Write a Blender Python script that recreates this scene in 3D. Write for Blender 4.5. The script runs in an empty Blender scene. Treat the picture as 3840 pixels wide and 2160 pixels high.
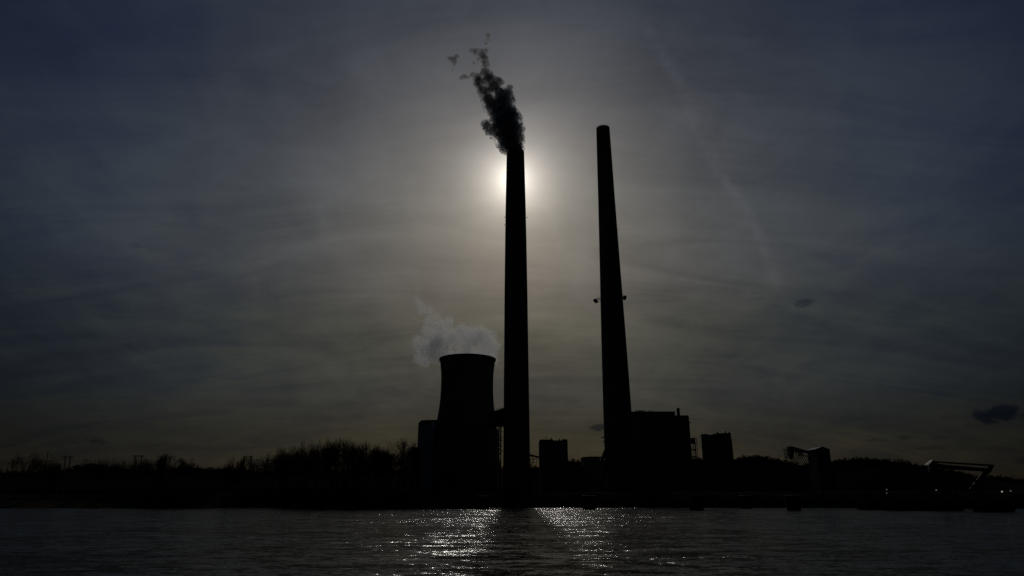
import bpy, math, random, bisect
from mathutils import Matrix, Vector, noise
random.seed(7)
SC = bpy.context.scene
COL = SC.collection
R_ = math.radians

# ------------------------------------------------------------------ camera frame
FPX = 2430.0
CAMH = 7.0
PIT = math.atan(779 / FPX)
EPS = 0.002
F = Vector((0, math.cos(PIT), math.sin(PIT)))
R0 = Vector((1, 0, 0)); U0 = Vector((0, -math.sin(PIT), math.cos(PIT)))
R = R0 * math.cos(EPS) - U0 * math.sin(EPS)
U = R0 * math.sin(EPS) + U0 * math.cos(EPS)
EYE = Vector((0, 0, CAMH))

def D(px, py):
    return R * ((px - 1920) / FPX) - U * ((py - 1080) / FPX) + F

def P(px, py, Y):
    """point of the place at distance Y seen towards photo direction px, py"""
    d = D(px, py)
    return EYE + d * (Y / d.y)

def XZ(px, py, Y):
    v = P(px, py, Y); return v.x, v.z

def W(npx, px, py, Y):
    """width in metres of npx photo pixels at that place"""
    return npx / FPX * (P(px, py, Y) - EYE).dot(F)

def onwater(px, py, z=0.0):
    d = D(px, py); return EYE + d * ((z - CAMH) / d.z)

# ------------------------------------------------------------------ materials
def mat(name, col, rough=0.8, metal=0.0, var=0.25, scale=0.5, bump=0.0, spec=0.3):
    m = bpy.data.materials.new(name); m.use_nodes = True
    nt = m.node_tree; b = nt.nodes['Principled BSDF']
    b.inputs['Roughness'].default_value = rough; b.inputs['Metallic'].default_value = metal
    b.inputs['Specular IOR Level'].default_value = spec
    tc = nt.nodes.new('ShaderNodeTexCoord'); n = nt.nodes.new('ShaderNodeTexNoise')
    n.inputs['Scale'].default_value = scale; n.inputs['Detail'].default_value = 5
    nt.links.new(tc.outputs['Object'], n.inputs['Vector'])
    r = nt.nodes.new('ShaderNodeValToRGB')
    r.color_ramp.elements[0].position = 0.3; r.color_ramp.elements[1].position = 0.7
    r.color_ramp.elements[0].color = tuple(c * (1 - var) for c in col) + (1,)
    r.color_ramp.elements[1].color = tuple(min(1, c * (1 + var)) for c in col) + (1,)
    nt.links.new(n.outputs['Fac'], r.inputs['Fac']); nt.links.new(r.outputs['Color'], b.inputs['Base Color'])
    if bump:
        bp = nt.nodes.new('ShaderNodeBump'); bp.inputs['Strength'].default_value = bump
        nt.links.new(n.outputs['Fac'], bp.inputs['Height']); nt.links.new(bp.outputs['Normal'], b.inputs['Normal'])
    return m

def clad(name, col, rough=0.5, metal=0.0, pitch=1.0):
    """ribbed sheet cladding"""
    m = mat(name, col, rough, metal, 0.15, 0.15)
    nt = m.node_tree; b = nt.nodes['Principled BSDF']
    tc = [n for n in nt.nodes if n.type == 'TEX_COORD'][0]
    w = nt.nodes.new('ShaderNodeTexWave'); w.inputs['Scale'].default_value = pitch; w.bands_direction = 'X'
    nt.links.new(tc.outputs['Object'], w.inputs['Vector'])
    bp = nt.nodes.new('ShaderNodeBump'); bp.inputs['Strength'].default_value = 0.4
    nt.links.new(w.outputs['Fac'], bp.inputs['Height']); nt.links.new(bp.outputs['Normal'], b.inputs['Normal'])
    return m

def emit(name, col, s):
    m = bpy.data.materials.new(name); m.use_nodes = True
    nt = m.node_tree; nt.nodes.clear()
    e = nt.nodes.new('ShaderNodeEmission'); e.inputs[0].default_value = col + (1,); e.inputs[1].default_value = s
    o = nt.nodes.new('ShaderNodeOutputMaterial'); nt.links.new(e.outputs[0], o.inputs[0]); return m

M = dict(
    concrete=mat('weathered_concrete', (0.20, 0.195, 0.185), 0.9, var=0.25, scale=0.08, bump=0.2, spec=0.1),
    darkconc=mat('sooty_concrete', (0.13, 0.125, 0.12), 0.9, var=0.25, scale=0.1, spec=0.1),
    steel=mat('painted_steel', (0.10, 0.10, 0.10), 0.7, var=0.2, spec=0.2),
    rust=mat('rusty_steel', (0.08, 0.06, 0.05), 0.85, var=0.3, spec=0.1),
    clad=clad('brown_grey_cladding', (0.12, 0.115, 0.11), 0.75, pitch=0.4),
    blue=clad('pale_blue_cladding', (0.46, 0.52, 0.62), 0.5, pitch=0.4),
    grey=clad('grey_cladding', (0.07, 0.078, 0.09), 0.7, pitch=0.4),
    roof=clad('pale_metal_roof', (0.36, 0.37, 0.40), 0.45, pitch=0.4),
    shiny=mat('wet_flat_roof', (0.5, 0.5, 0.5), 0.12, metal=1.0, var=0.1),
    wood=mat('creosoted_wood', (0.06, 0.045, 0.035), 0.9, spec=0.1),
    bark=mat('winter_bark', (0.075, 0.062, 0.05), 0.95, var=0.3, scale=2, spec=0.05),
    twig=mat('winter_twigs', (0.07, 0.052, 0.042), 0.95, var=0.3, scale=1, spec=0.05),
    forest=mat('bare_hillside_wood', (0.035, 0.03, 0.025), 1.0, var=0.3, scale=0.05, spec=0.0),
    ground=mat('river_bank_earth', (0.05, 0.044, 0.035), 1.0, var=0.35, scale=0.08, bump=0.3, spec=0.0),
    hull=mat('barge_hull_paint', (0.05, 0.04, 0.038), 0.7, var=0.4, scale=0.3, spec=0.1),
    wire=mat('cable_metal', (0.08, 0.08, 0.08), 0.7, spec=0.1),
    bulb=emit('lit_lamp', (1.0, 0.93, 0.80), 4.0),
    bulbdim=emit('faint_lit_lamp', (0.85, 0.92, 1.0), 1.3),
)

# ------------------------------------------------------------------ mesh builder
class MB:
    def __init__(s): s.v = []; s.f = []
    def add(s, vs, fs):
        o = len(s.v); s.v += [tuple(v) for v in vs]; s.f += [tuple(i + o for i in f) for f in fs]; return s
    def box(s, x0, x1, y0, y1, z0, z1):
        v = [(x, y, z) for z in (z0, z1) for y in (y0, y1) for x in (x0, x1)]
        return s.add(v, [(0, 2, 3, 1), (4, 5, 7, 6), (0, 1, 5, 4), (1, 3, 7, 5), (3, 2, 6, 7), (2, 0, 4, 6)])
    def prism(s, poly, y0, y1):
        """poly of (x, z) pulled along Y"""
        n = len(poly)
        v = [(x, y0, z) for x, z in poly] + [(x, y1, z) for x, z in poly]
        f = [tuple(range(n)), tuple(range(2 * n - 1, n - 1, -1))]
        f += [(i + n, (i + 1) % n + n, (i + 1) % n, i) for i in range(n)]
        return s.add(v, f)
    def tube(s, a, b, ra, rb=None, n=6, cap=True):
        if rb is None: rb = ra
        a = Vector(a); b = Vector(b); d = (b - a)
        if d.length < 1e-6: return s
        d.normalize()
        u = d.orthogonal().normalized(); w = d.cross(u)
        v = []
        for c, r in ((a, ra), (b, rb)):
            for k in range(n):
                t = 2 * math.pi * k / n; v.append(c + (u * math.cos(t) + w * math.sin(t)) * r)
        f = [(k, (k + 1) % n, (k + 1) % n + n, k + n) for k in range(n)]
        if cap: f += [tuple(range(n - 1, -1, -1)), tuple(range(n, 2 * n))]
        return s.add(v, f)
    def bar(s, a, b, r): return s.tube(a, b, r, r, 4)
    def lathe(s, prof, n=48, c=(0, 0), cap=True):
        v = []; m = len(prof)
        for r, z in prof:
            for k in range(n):
                t = 2 * math.pi * k / n; v.append((c[0] + r * math.cos(t), c[1] + r * math.sin(t), z))
        f = [(i * n + k, i * n + (k + 1) % n, (i + 1) * n + (k + 1) % n, (i + 1) * n + k) for i in range(m - 1) for k in range(n)]
        if cap: f += [tuple(range(n - 1, -1, -1)), tuple(range((m - 1) * n, m * n))]
        return s.add(v, f)
    def build(s, name, m, parent=None, smooth=False, org=None):
        """vertices in world space; the object sits at its parent's place, or at org"""
        loc = Vector(org) if org is not None else Vector((0, 0, 0))
        base = parent.matrix_world.translation if parent is not None else loc
        if parent is not None and parent.parent is not None: base = Vector(parent['_w'])
        elif parent is not None: base = Vector(parent['_w'])
        me = bpy.data.meshes.new(name)
        me.from_pydata([(v[0] - base.x, v[1] - base.y, v[2] - base.z) for v in s.v], [], s.f)
        me.materials.append(m); me.update()
        if smooth:
            for p in me.polygons: p.use_smooth = True
        o = bpy.data.objects.new(name, me); COL.objects.link(o)
        if parent is not None: o.parent = parent
        else: o.location = loc
        o['_w'] = list(base)
        return o

def thing(name, label, cat, loc, group=None):
    o = bpy.data.objects.new(name, None); COL.objects.link(o); o.location = loc
    o.empty_display_size = 1
    o['_w'] = list(loc); o['label'] = label; o['category'] = cat
    if group: o['group'] = group
    return o
def tag(o, label=None, cat=None, group=None, kind=None):
    if label: o['label'] = label
    if cat: o['category'] = cat
    if group: o['group'] = group
    if kind: o['kind'] = kind
    return o

# ------------------------------------------------------------------ setting: ground, hills, river
GZ = 9.0
SHORE = [(-900, 1900), (0, 1900), (400, 1900), (470, 1904), (560, 1907), (700, 1907), (850, 1903), (1000, 1903), (1100, 1908),
         (1300, 1911), (1480, 1909), (1600, 1906), (2000, 1904), (2600, 1904), (3840, 1905), (4700, 1905)]
SH = []
for a, b in SHORE:
    v = onwater(a, b); SH.append((v.x, v.y))
def lerp_tab(t, x):
    if x <= t[0][0]: return t[0][1]
    if x >= t[-1][0]: return t[-1][1]
    i = bisect.bisect([q[0] for q in t], x) - 1
    a, b = t[i], t[i + 1]; k = (x - a[0]) / (b[0] - a[0]); k = k * k * (3 - 2 * k)
    return a[1] + (b[1] - a[1]) * k
def shore(x): return lerp_tab(SH, x) + 1.5 * noise.noise(Vector((x * 0.05, 3, 1)))
def ground_z(x, y):
    if y < 200:
        t = max(0, min(1, (26 - y) / 24)); return -3 + 8.2 * t
    s = y - shore(x)
    n = noise.noise(Vector((x * 0.03, y * 0.03, 0)))
    if s < 0: return max(-3, s * 0.25)
    t = min(1, s / 20); z = GZ * t ** 0.8
    return z + 0.5 * n * t

def grid(name, xs, ys, fz, m):
    b = MB(); nx = len(xs)
    for y in ys:
        for x in xs: b.v.append((x, y, fz(x, y)))
    for j in range(len(ys) - 1):
        for i in range(nx - 1):
            a = j * nx + i; b.f.append((a, a + 1, a + nx + 1, a + nx))
    return b.build(name, m, smooth=True)
xs = [-9000, -5000, -3000, -1800, -1200, -900] + [-700 + 6 * i for i in range(234)] + [900, 1200, 1800, 3000, 5000, 9000]
ys = [-4000, -1500, -500, -120, -30, 0, 6, 12, 18, 24, 30, 60, 200, 340] + [352 + 2.5 * i for i in range(44)] + [480, 520, 600, 700, 850, 1000, 1300, 1800, 3000, 6000, 12000]
tag(grid('ground', xs, ys, ground_z, M['ground']), kind='structure')

# river: one flat sheet, its waves are slopes in the material
def water_mat():
    m = bpy.data.materials.new('river_water'); m.use_nodes = True
    nt = m.node_tree; L = nt.links.new; b = nt.nodes['Principled BSDF']
    b.inputs['Base Color'].default_value = (0.006, 0.007, 0.006, 1)
    b.inputs['Roughness'].default_value = 0.16; b.inputs['Specular IOR Level'].default_value = 0.38; b.inputs['IOR'].default_value = 1.33
    geo = nt.nodes.new('ShaderNodeNewGeometry')
    tot = None
    for k, (sc, sx, amp, det, dist) in enumerate(WAVES):
        mp = nt.nodes.new('ShaderNodeMapping'); mp.inputs['Scale'].default_value = (sc * sx, sc, sc)
        mp.inputs['Location'].default_value = (k * 31.7, k * 17.3, k * 5.1)
        mp.inputs['Rotation'].default_value = (0, 0, R_(12 * (k - 1)))
        L(geo.outputs['Position'], mp.inputs['Vector'])
        n = nt.nodes.new('ShaderNodeTexNoise'); n.inputs['Scale'].default_value = 1; n.inputs['Detail'].default_value = det
        n.inputs['Roughness'].default_value = 0.62; n.inputs['Distortion'].default_value = dist
        L(mp.outputs[0], n.inputs['Vector'])
        s = nt.nodes.new('ShaderNodeVectorMath'); s.operation = 'SUBTRACT'; s.inputs[1].default_value = (0.5, 0.5, 0.5)
        L(n.outputs['Color'], s.inputs[0])
        c = nt.nodes.new('ShaderNodeVectorMath'); c.operation = 'MULTIPLY'; c.inputs[1].default_value = (amp * 0.9, amp, 0)
        L(s.outputs[0], c.inputs[0])
        if tot is None: tot = c.outputs[0]
        else:
            a = nt.nodes.new('ShaderNodeVectorMath'); a.operation = 'ADD'; L(tot, a.inputs[0]); L(c.outputs[0], a.inputs[1]); tot = a.outputs[0]
    # calmer and rougher patches of wind on the water
    pn = nt.nodes.new('ShaderNodeTexNoise'); pn.inputs['Scale'].default_value = 0.035; pn.inputs['Detail'].default_value = 4
    mp = nt.nodes.new('ShaderNodeMapping'); mp.inputs['Scale'].default_value = (0.35, 1, 1)
    L(geo.outputs['Position'], mp.inputs['Vector']); L(mp.outputs[0], pn.inputs['Vector'])
    mr = nt.nodes.new('ShaderNodeMapRange'); mr.inputs[1].default_value = 0.3; mr.inputs[2].default_value = 0.7
    mr.inputs[3].default_value = 0.65; mr.inputs[4].default_value = 1.6
    L(pn.outputs['Fac'], mr.inputs[0])
    sc_ = nt.nodes.new('ShaderNodeVectorMath'); sc_.operation = 'SCALE'; L(tot, sc_.inputs[0]); L(mr.outputs[0], sc_.inputs['Scale'])
    a = nt.nodes.new('ShaderNodeVectorMath'); a.operation = 'ADD'; L(sc_.outputs[0], a.inputs[0]); a.inputs[1].default_value = (0, 0, 1)
    nn = nt.nodes.new('ShaderNodeVectorMath'); nn.operation = 'NORMALIZE'; L(a.outputs[0], nn.inputs[0])
    L(nn.outputs[0], b.inputs['Normal'])
    return m
WAVES = [(0.13, 0.40, 0.46, 2, 0.6), (0.50, 0.40, 1.0, 3, 0.9), (2.4, 0.5, 0.9, 3, 0.5), (9.0, 0.7, 0.48, 2, 0.3)]
wb = MB()
wxs = [-9000, -2000, -700, 0, 700, 2000, 9000]; wys = [24, 120, 300, 430]
wb.v = [(x, y, 0) for y in wys for x in wxs]
for j in range(3):
    for i in range(6):
        a = j * 7 + i; wb.f.append((a, a + 1, a + 8, a + 7))
tag(wb.build('river_water', water_mat()), kind='structure')

# hills: steep wooded bluffs beyond the plant
RIDGE = [(-3000, 1762), (-600, 1764), (0, 1766), (230, 1765), (262, 1757), (300, 1742), (350, 1738), (420, 1750), (470, 1758), (560, 1760), (640, 1754), (700, 1746),
         (740, 1750), (800, 1755), (860, 1754), (950, 1764), (1100, 1762), (1300, 1758), (1560, 1756), (1900, 1752), (1985, 1748), (2040, 1742), (2130, 1722), (2165, 1724),
         (2200, 1719), (2400, 1716), (2600, 1714), (2650, 1718), (2755, 1719), (2790, 1709), (2820, 1704), (2860, 1709), (2900, 1716), (2950, 1727),
         (3000, 1738), (3050, 1738), (3110, 1728), (3170, 1718), (3230, 1714), (3290, 1720), (3370, 1726), (3460, 1742), (3500, 1750), (3580, 1766), (3650, 1787), (3700, 1782),
         (3760, 1786), (3820, 1800), (3900, 1792), (4400, 1780), (6500, 1770)]
HY = 1500.0
RX = []
for a, b in RIDGE:
    v = P(a, b, HY); RX.append((v.x, v.z))
def ridge_h(x): return lerp_tab(RX, x)
def hill_z(x, y):
    h = ridge_h(x) - 4
    if y < HY:
        t = (y - (HY - 190)) / 190; return 4 + (h - 4) * max(0, t) ** 0.85 + (4 * noise.noise(Vector((x * 0.01, y * 0.01, 2))) if 0 < t < 0.9 else 0)
    t = min(1, (y - HY) / 900); return h - (h - 4) * t * t
hx = [-6000, -4500, -3200, -2400] + [-1900 + 12 * i for i in range(334)] + [2400, 3200, 4500, 6000]
hy = [HY - 190 + 19 * i for i in range(11)] + [HY + 60, HY + 200, HY + 450, HY + 900]
tag(grid('hills', hx, hy, hill_z, M['forest']), kind='structure')

# far wood on the bluffs (uncountable)
b = MB()
rnd = random.Random(3)
def clump(b, c, r, h, n):
    for _ in range(n):
        t = rnd.uniform(0, 6.283); q = rnd.random() ** 0.5; e = rnd.random()
        rr = r * q * math.sin(math.pi * min(1, 0.15 + e * 0.85)) ** 0.6
        p = Vector((c[0] + rr * math.cos(t), c[1] + rr * math.sin(t), c[2] + h * (0.1 + 0.9 * e)))
        s = r * rnd.uniform(0.2, 0.42)
        d1 = Vector((rnd.uniform(-1, 1), rnd.uniform(-1, 1), rnd.uniform(-0.3, 1))).normalized() * s
        d2 = Vector((rnd.uniform(-1, 1), rnd.uniform(-1, 1), rnd.uniform(-1, 1))).normalized() * s * 0.7
        b.add([p - d1, p + d2, p + d1], [(0, 1, 2)])
x = -1700.0
while x < 2000:
    for row in range(3):
        y = HY - 4 - row * 22 + rnd.uniform(-6, 6); xx = x + rnd.uniform(-4, 4)
        hh = rnd.uniform(4, 7.5) if rnd.random() < 0.85 else rnd.uniform(7.5, 10.5)
        clump(b, (xx, y, hill_z(xx, y) - 1), rnd.uniform(3.5, 6.5), hh, 44 if row == 0 else 20)
    x += rnd.uniform(2.5, 5)
tag(b.build('distant_woodland', M['forest']), 'bare winter woodland covering the far river bluffs', 'woodland', kind='stuff')

# scrub on the far bank (uncountable)
b = MB()
for _ in range(5200):
    u = rnd.random()
    x = -420 + 330 * u if rnd.random() < 0.62 else rnd.uniform(-420, 560)
    y = shore(x) + rnd.uniform(4, 34); z = ground_z(x, y)
    h = rnd.uniform(1, 4.5) if x < -60 else rnd.uniform(0.6, 2.0)
    for _k in range(3):
        d = Vector((rnd.uniform(-.5, .5), rnd.uniform(-.5, .5), 1)) * h
        b.tube((x, y, z - 0.2), Vector((x, y, z)) + d, 0.07, 0.02, 3, False)
tag(b.build('bank_scrub', M['twig']), 'leafless brush and scrub along the far river bank', 'scrub', kind='stuff')

# ------------------------------------------------------------------ chimneys
def base_of(px, py, Y):
    v = P(px, py, Y); return Vector((v.x, Y, GZ - 0.6))
def z_at(X, Y, py):
    """height over (X, Y) seen at photo row py"""
    lo, hi = -50.0, 900.0
    for _ in range(50):
        m_ = (lo + hi) / 2; d = Vector((X, Y, m_)) - EYE
        y = 1080 - FPX * d.dot(U) / d.dot(F)
        if y > py: lo = m_
        else: hi = m_
    return (lo + hi) / 2
def rad(X, Y, z, wpx):
    d = Vector((X, Y, z)) - EYE; return wpx / FPX * d.dot(F) / 2

# working chimney, in front of the sun
cl = base_of(1937.5, 1740, 500); X, Y = cl.x, cl.y
z573 = z_at(X, Y, 574)
prof = []
for py, w in ((1860, 104), (1740, 101), (1500, 95), (1300, 90.5), (1100, 86), (900, 80), (800, 76.5), (700, 72), (640, 69), (590, 66.5)):
    z = z_at(X, Y, py); prof.append((rad(X, Y, z, w), z))
prof[0] = (prof[0][0] + 0.3, GZ - 0.6)
rt = rad(X, Y, z573, 66)
prof += [(rt, z573 - 1.5)]
st = thing('chimney', 'tall concrete chimney giving off dark smoke, with the sun right behind it', 'chimney', cl, 'power plant chimneys')
MB().lathe(prof, 64, (X, Y)).build('shaft', M['concrete'], st, True)
capm = MB().lathe([(rt, z573 - 1.5), (rt, z573 + 0.4), (rt * 0.96, z573 + 1.4), (rt * 0.86, z573 + 2.2), (rt * 0.74, z573 + 2.7)], 64, (X, Y))
capm.build('cap', M['darkconc'], st, True)
MB().lathe([(rt * 0.70, z573 + 2.7), (rt * 0.70, z573 + 7.0), (rt * 0.64, z573 + 7.0), (rt * 0.64, z573 + 3.2)], 48, (X, Y)).build('flue', M['steel'], st, True)
def ring_platform(par, X, Y, z, r, w=1.2):
    b = MB()
    n = 40
    b.lathe([(r + 0.05, z), (r + w, z), (r + w, z + 0.2), (r + 0.05, z + 0.2)], n, (X, Y), False)
    for k in range(n):
        t = 2 * math.pi * k / n; c, s = math.cos(t), math.sin(t)
        b.bar((X + (r + w) * c, Y + (r + w) * s, z), (X + (r + w) * c, Y + (r + w) * s, z + 1.2), 0.03)
        t2 = 2 * math.pi * (k + 1) / n
        b.bar((X + (r + w) * c, Y + (r + w) * s, z + 1.2), (X + (r + w) * math.cos(t2), Y + (r + w) * math.sin(t2), z + 1.2), 0.03)
    b.build('gallery', M['steel'], par)
def beacon(par, a, b_):
    m = MB(); m.bar(a, b_, 0.12); m.tube(b_, (b_[0], b_[1], b_[2] + 0.8), 0.25, 0.2, 8); m.build('beacon_arm', M['steel'], par)
for py in (817, 845):
    z = z_at(X, Y, py); r = rad(X, Y, z, 77.5)
    beacon(st, (X - r + 0.1, Y, z), (X - r - 0.9, Y, z + 0.2))
z = z_at(X, Y, 817); r = rad(X, Y, z, 77); beacon(st, (X + r - 0.1, Y, z), (X + r + 1.2, Y, z + 0.2))
def ladder(par, X, Y, prof, ang):
    b = MB(); c, s = math.cos(ang), math.sin(ang)
    for i in range(len(prof) - 1):
        (ra, za), (rb, zb) = prof[i], prof[i + 1]
        if zb <= za: continue
        for o in (-0.3, 0.3):
            b.bar((X + (ra + .35) * c - o * s, Y + (ra + .35) * s + o * c, za), (X + (rb + .35) * c - o * s, Y + (rb + .35) * s + o * c, zb), 0.05)
    b.build('ladder', M['steel'], par)
ladder(st, X, Y, prof, R_(-100))
CHX, CHY, CHTOP = X, Y, z573

# idle chimney to the right
cr = base_of(2322, 1680, 540); X, Y = cr.x, cr.y
zt = z_at(X, Y - 6, 469)
prof = []
for py, w in ((1860, 117), (1680, 110), (1560, 105.5), (1400, 98), (1250, 90.5), (1120, 83), (1000, 76), (870, 69), (740, 62), (610, 56), (490, 50)):
    z = z_at(X, Y, py); prof.append((rad(X, Y, z, w), z))
prof[0] = (prof[0][0], GZ - 0.6)
rt = rad(X, Y, zt, 49.5)
prof += [(rt, zt)]
st2 = thing('chimney', 'tall tapering idle chimney with dish antennas halfway up, no smoke', 'chimney', cr, 'power plant chimneys')
MB().lathe(prof + [(rt * 0.86, zt), (rt * 0.86, zt - 6)], 64, (X, Y), False).build('shaft', M['concrete'], st2, True)
b = MB(); n = 36
for k in range(n):
    t, t2 = 2 * math.pi * k / n, 2 * math.pi * (k + 1) / n
    b.bar((X + rt * .97 * math.cos(t), Y + rt * .97 * math.sin(t), zt), (X + rt * .97 * math.cos(t), Y + rt * .97 * math.sin(t), zt + 1.2), 0.04)
    b.bar((X + rt * .97 * math.cos(t), Y + rt * .97 * math.sin(t), zt + 1.2), (X + rt * .97 * math.cos(t2), Y + rt * .97 * math.sin(t2), zt + 1.2), 0.04)
b.build('top_railing', M['steel'], st2)
ladder(st2, X, Y, prof, R_(-60))
z = z_at(X, Y, 862); r = rad(X, Y, z, 69.5); beacon(st2, (X + r - .1, Y, z), (X + r + 1.2, Y, z + .1))
# stubs low on the left flank
for py, w, ln in ((1640, 109, 2.6), (1656, 110, 1.1)):
    z = z_at(X, Y, py); r = rad(X, Y, z, w)
    MB().box(X - r - ln, X - r + 1, Y - .4, Y + .4, z - .35, z + .35).build('bracket', M['steel'], st2)
# dish platforms and dishes
def dish(px, py, Yd, rr, aim, tilt, lab, plat):
    c = P(px, py, Yd)
    t = thing('dish_antenna', lab, 'dish antenna', c, 'dish antennas on the idle chimney')
    ax = Vector(aim).normalized(); u = ax.orthogonal().normalized(); w = ax.cross(u)
    b = MB(); n = 24
    rings = [(0.0, 0.0), (0.35, .05), (0.7, .2), (1.0, .42)]
    vs = []
    for q, dd in rings[1:]:
        for k in range(n):
            a = 2 * math.pi * k / n
            vs.append(c + (u * math.cos(a) + w * math.sin(a)) * rr * q + ax * rr * dd * .6)
    vs.append(c); f = []
    for i in range(2):
        for k in range(n): f.append((i * n + k, i * n + (k + 1) % n, (i + 1) * n + (k + 1) % n, (i + 1) * n + k))
    for k in range(n): f.append((3 * n, (k + 1) % n, k))
    # drum rim gives it thickness
    vs2 = [v - ax * 0.25 for v in vs]; o = len(vs)
    b.add(vs + vs2, f + [tuple(i + o for i in reversed(q)) for q in f] + [(2 * n + k, 2 * n + (k + 1) % n, 2 * n + (k + 1) % n + o, 2 * n + k + o) for k in range(n)])
    b.build('dish', M['steel'], t, True)
    b = MB()
    for p, q in plat['bars']: b.bar(p, q, 0.14)
    b.build('mount', M['steel'], t)
    b = MB(); b.box(*plat['deck']); 
    for p, q in plat['rail']: b.bar(p, q, 0.05)
    b.build('platform', M['steel'], t)
Yd = Y - 2
zz = z_at(X, Yd, 1122); rr_ = rad(X, Yd, zz, 83)
cL = P(2234, 1127, Yd); pL = P(2244, 1121, Yd); qL = P(2244, 1131, Yd)
dish(2234.5, 1127.5, Yd, W(10, 2235, 1127, Yd), (-0.62, -0.45, -0.75), 0,
     'narrow tilted dish on a railed bracket, left side of the idle chimney', dict(
     bars=[(pL, (X - rr_ + .2, Yd, pL.z)), (qL, (X - rr_ + .2, Yd, qL.z)), (pL, qL), (cL, qL), (cL, pL)],
     deck=(P(2237, 1120.5, Yd).x, X - rr_ + .2, Yd - .8, Yd + .8, pL.z - .1, pL.z + .12),
     rail=[((pL.x + o, Yd - .7, pL.z), (pL.x + o, Yd - .7, pL.z + 1.6)) for o in (-1.6, -.8, 0, .8, 1.6)] + [((pL.x - 1.6, Yd - .7, pL.z + 1.5), (X - rr_, Yd - .7, pL.z + 1.5))]))
cR = P(2341, 1116, Yd); pR = P(2336, 1110, Yd); qR = P(2335, 1122, Yd)
dish(2341.5, 1116.5, Yd, W(9.5, 2341, 1116, Yd), (0.55, -0.6, -0.40), 0,
     'broad oval dish on a railed bracket, right side of the idle chimney', dict(
     bars=[(pR, (X + rr_ - .4, Yd, pR.z)), (qR, (X + rr_ - .4, Yd, qR.z)), (pR, qR), (cR, qR), (cR, pR)],
     deck=(X + rr_ - .3, P(2341, 1110, Yd).x, Yd - .8, Yd + .8, pR.z - .1, pR.z + .12),
     rail=[((pR.x + o, Yd - .7, pR.z), (pR.x + o, Yd - .7, pR.z + 1.5)) for o in (-.8, 0, .8)] + [((X + rr_ - .2, Yd - .7, pR.z + 1.4), (pR.x + .8, Yd - .7, pR.z + 1.4))]))
# leaning duct brace at the idle chimney foot
a = P(2268, 1684, Y - 3); b0 = P(2251, 1722, Y - 3)
b = MB(); b.prism([XZ(2268, 1680, Y - 6), XZ(2275, 1680, Y - 6), XZ(2275, 1694, Y - 6), XZ(2262, 1728, Y - 6), XZ(2249, 1728, Y - 6)], Y - 9, Y - 5)
b.tube((a.x + 2, Y - 7, a.z - 2), (b0.x, Y - 7, GZ), 1.2, 1.2, 10)
b.build('inclined_duct', M['steel'], st2)

# ------------------------------------------------------------------ cooling tower
ct = base_of(1747, 1700, 680); X, Y = ct.x, ct.y
prof = []
for py, w in ((1860, 292), (1800, 277), (1740, 260), (1680, 244), (1620, 230), (1570, 218.5), (1540, 208), (1500, 199.5), (1465, 195.5), (1430, 194.5), (1400, 196), (1370, 202), (1350, 206.5)):
    z = z_at(X, Y, py); prof.append((rad(X, Y, z, w), z))
prof[0] = (prof[0][0], GZ + 6)
zt = z_at(X, Y - prof[-1][0], 1326)
rt = rad(X, Y, zt, 210)
inner = [(rt - 1.2, zt), (rt - 1.2, zt - 4), (prof[-3][0] - 1.5, prof[-3][1]), (prof[-6][0] - 1.5, prof[-6][1])]
tw = thing('cooling_tower', 'wide waisted concrete cooling tower with pale steam over its rim', 'cooling tower', ct)
MB().lathe(prof + [(rt * .99, zt - 1.4)] + [(rt - 1.2, zt - 1.4)] + inner[1:], 96, (X, Y), False).build('shell', M['concrete'], tw, True)
MB().lathe([(rt * .99, zt - 1.4), (rt + .4, zt - 1.2), (rt + .4, zt), (rt - 1.2, zt), (rt - 1.2, zt - 1.39)], 96, (X, Y), False).build('rim', M['darkconc'], tw)
b = MB(); r0 = prof[0][0]
for k in range(48):
    t = 2 * math.pi * k / 48; t2 = 2 * math.pi * (k + .5) / 48; t3 = 2 * math.pi * (k - .5) / 48
    for tt in (t2, t3):
        b.bar((X + (r0 + 2) * math.cos(tt), Y + (r0 + 2) * math.sin(tt), GZ - 1), (X + r0 * math.cos(t), Y + r0 * math.sin(t), GZ + 6.4), 0.45)
b.build('base_columns', M['concrete'], tw)
TX, TY, TZ, TR = X, Y, zt, rt

# ------------------------------------------------------------------ plant buildings
def front(px0, px1, py, Y0, depth, z0=GZ - .6):
    x0 = P(px0, py, Y0).x; x1 = P(px1, py, Y0).x
    z = z_at((x0 + x1) / 2, Y0, py)
    return x0, x1, Y0, Y0 + depth, z0, z
def cen(q): return Vector(((q[0] + q[1]) / 2, (q[2] + q[3]) / 2, q[4]))

# left scrubber house, pale blue front
q = front(1569, 1622, 1588, 520, 30)
t = thing('scrubber_building', 'tall pale blue clad block with light roof edge left of the cooling tower', 'building', cen(q))
MB().box(*q).build('wall', M['blue'], t)
x0, x1, y0, y1, z0, z1 = q
MB().prism([(x0 - .3, z1 + .02), (x1 + .3, z1 + .02), (x1 + .3 - 2, z1 + 2.6), (x0 + 2.4, z1 + 2.6)], y0 - .4, y1 - 6).build('roof', M['roof'], t)
xm = P(1601, 1586, 520).x
MB().box(xm - 1.2, xm + 1.2, y0 - .9, y0 - .45, z1 - .5, z1 + 2).build('roof_vent', M['steel'], t)

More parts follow.
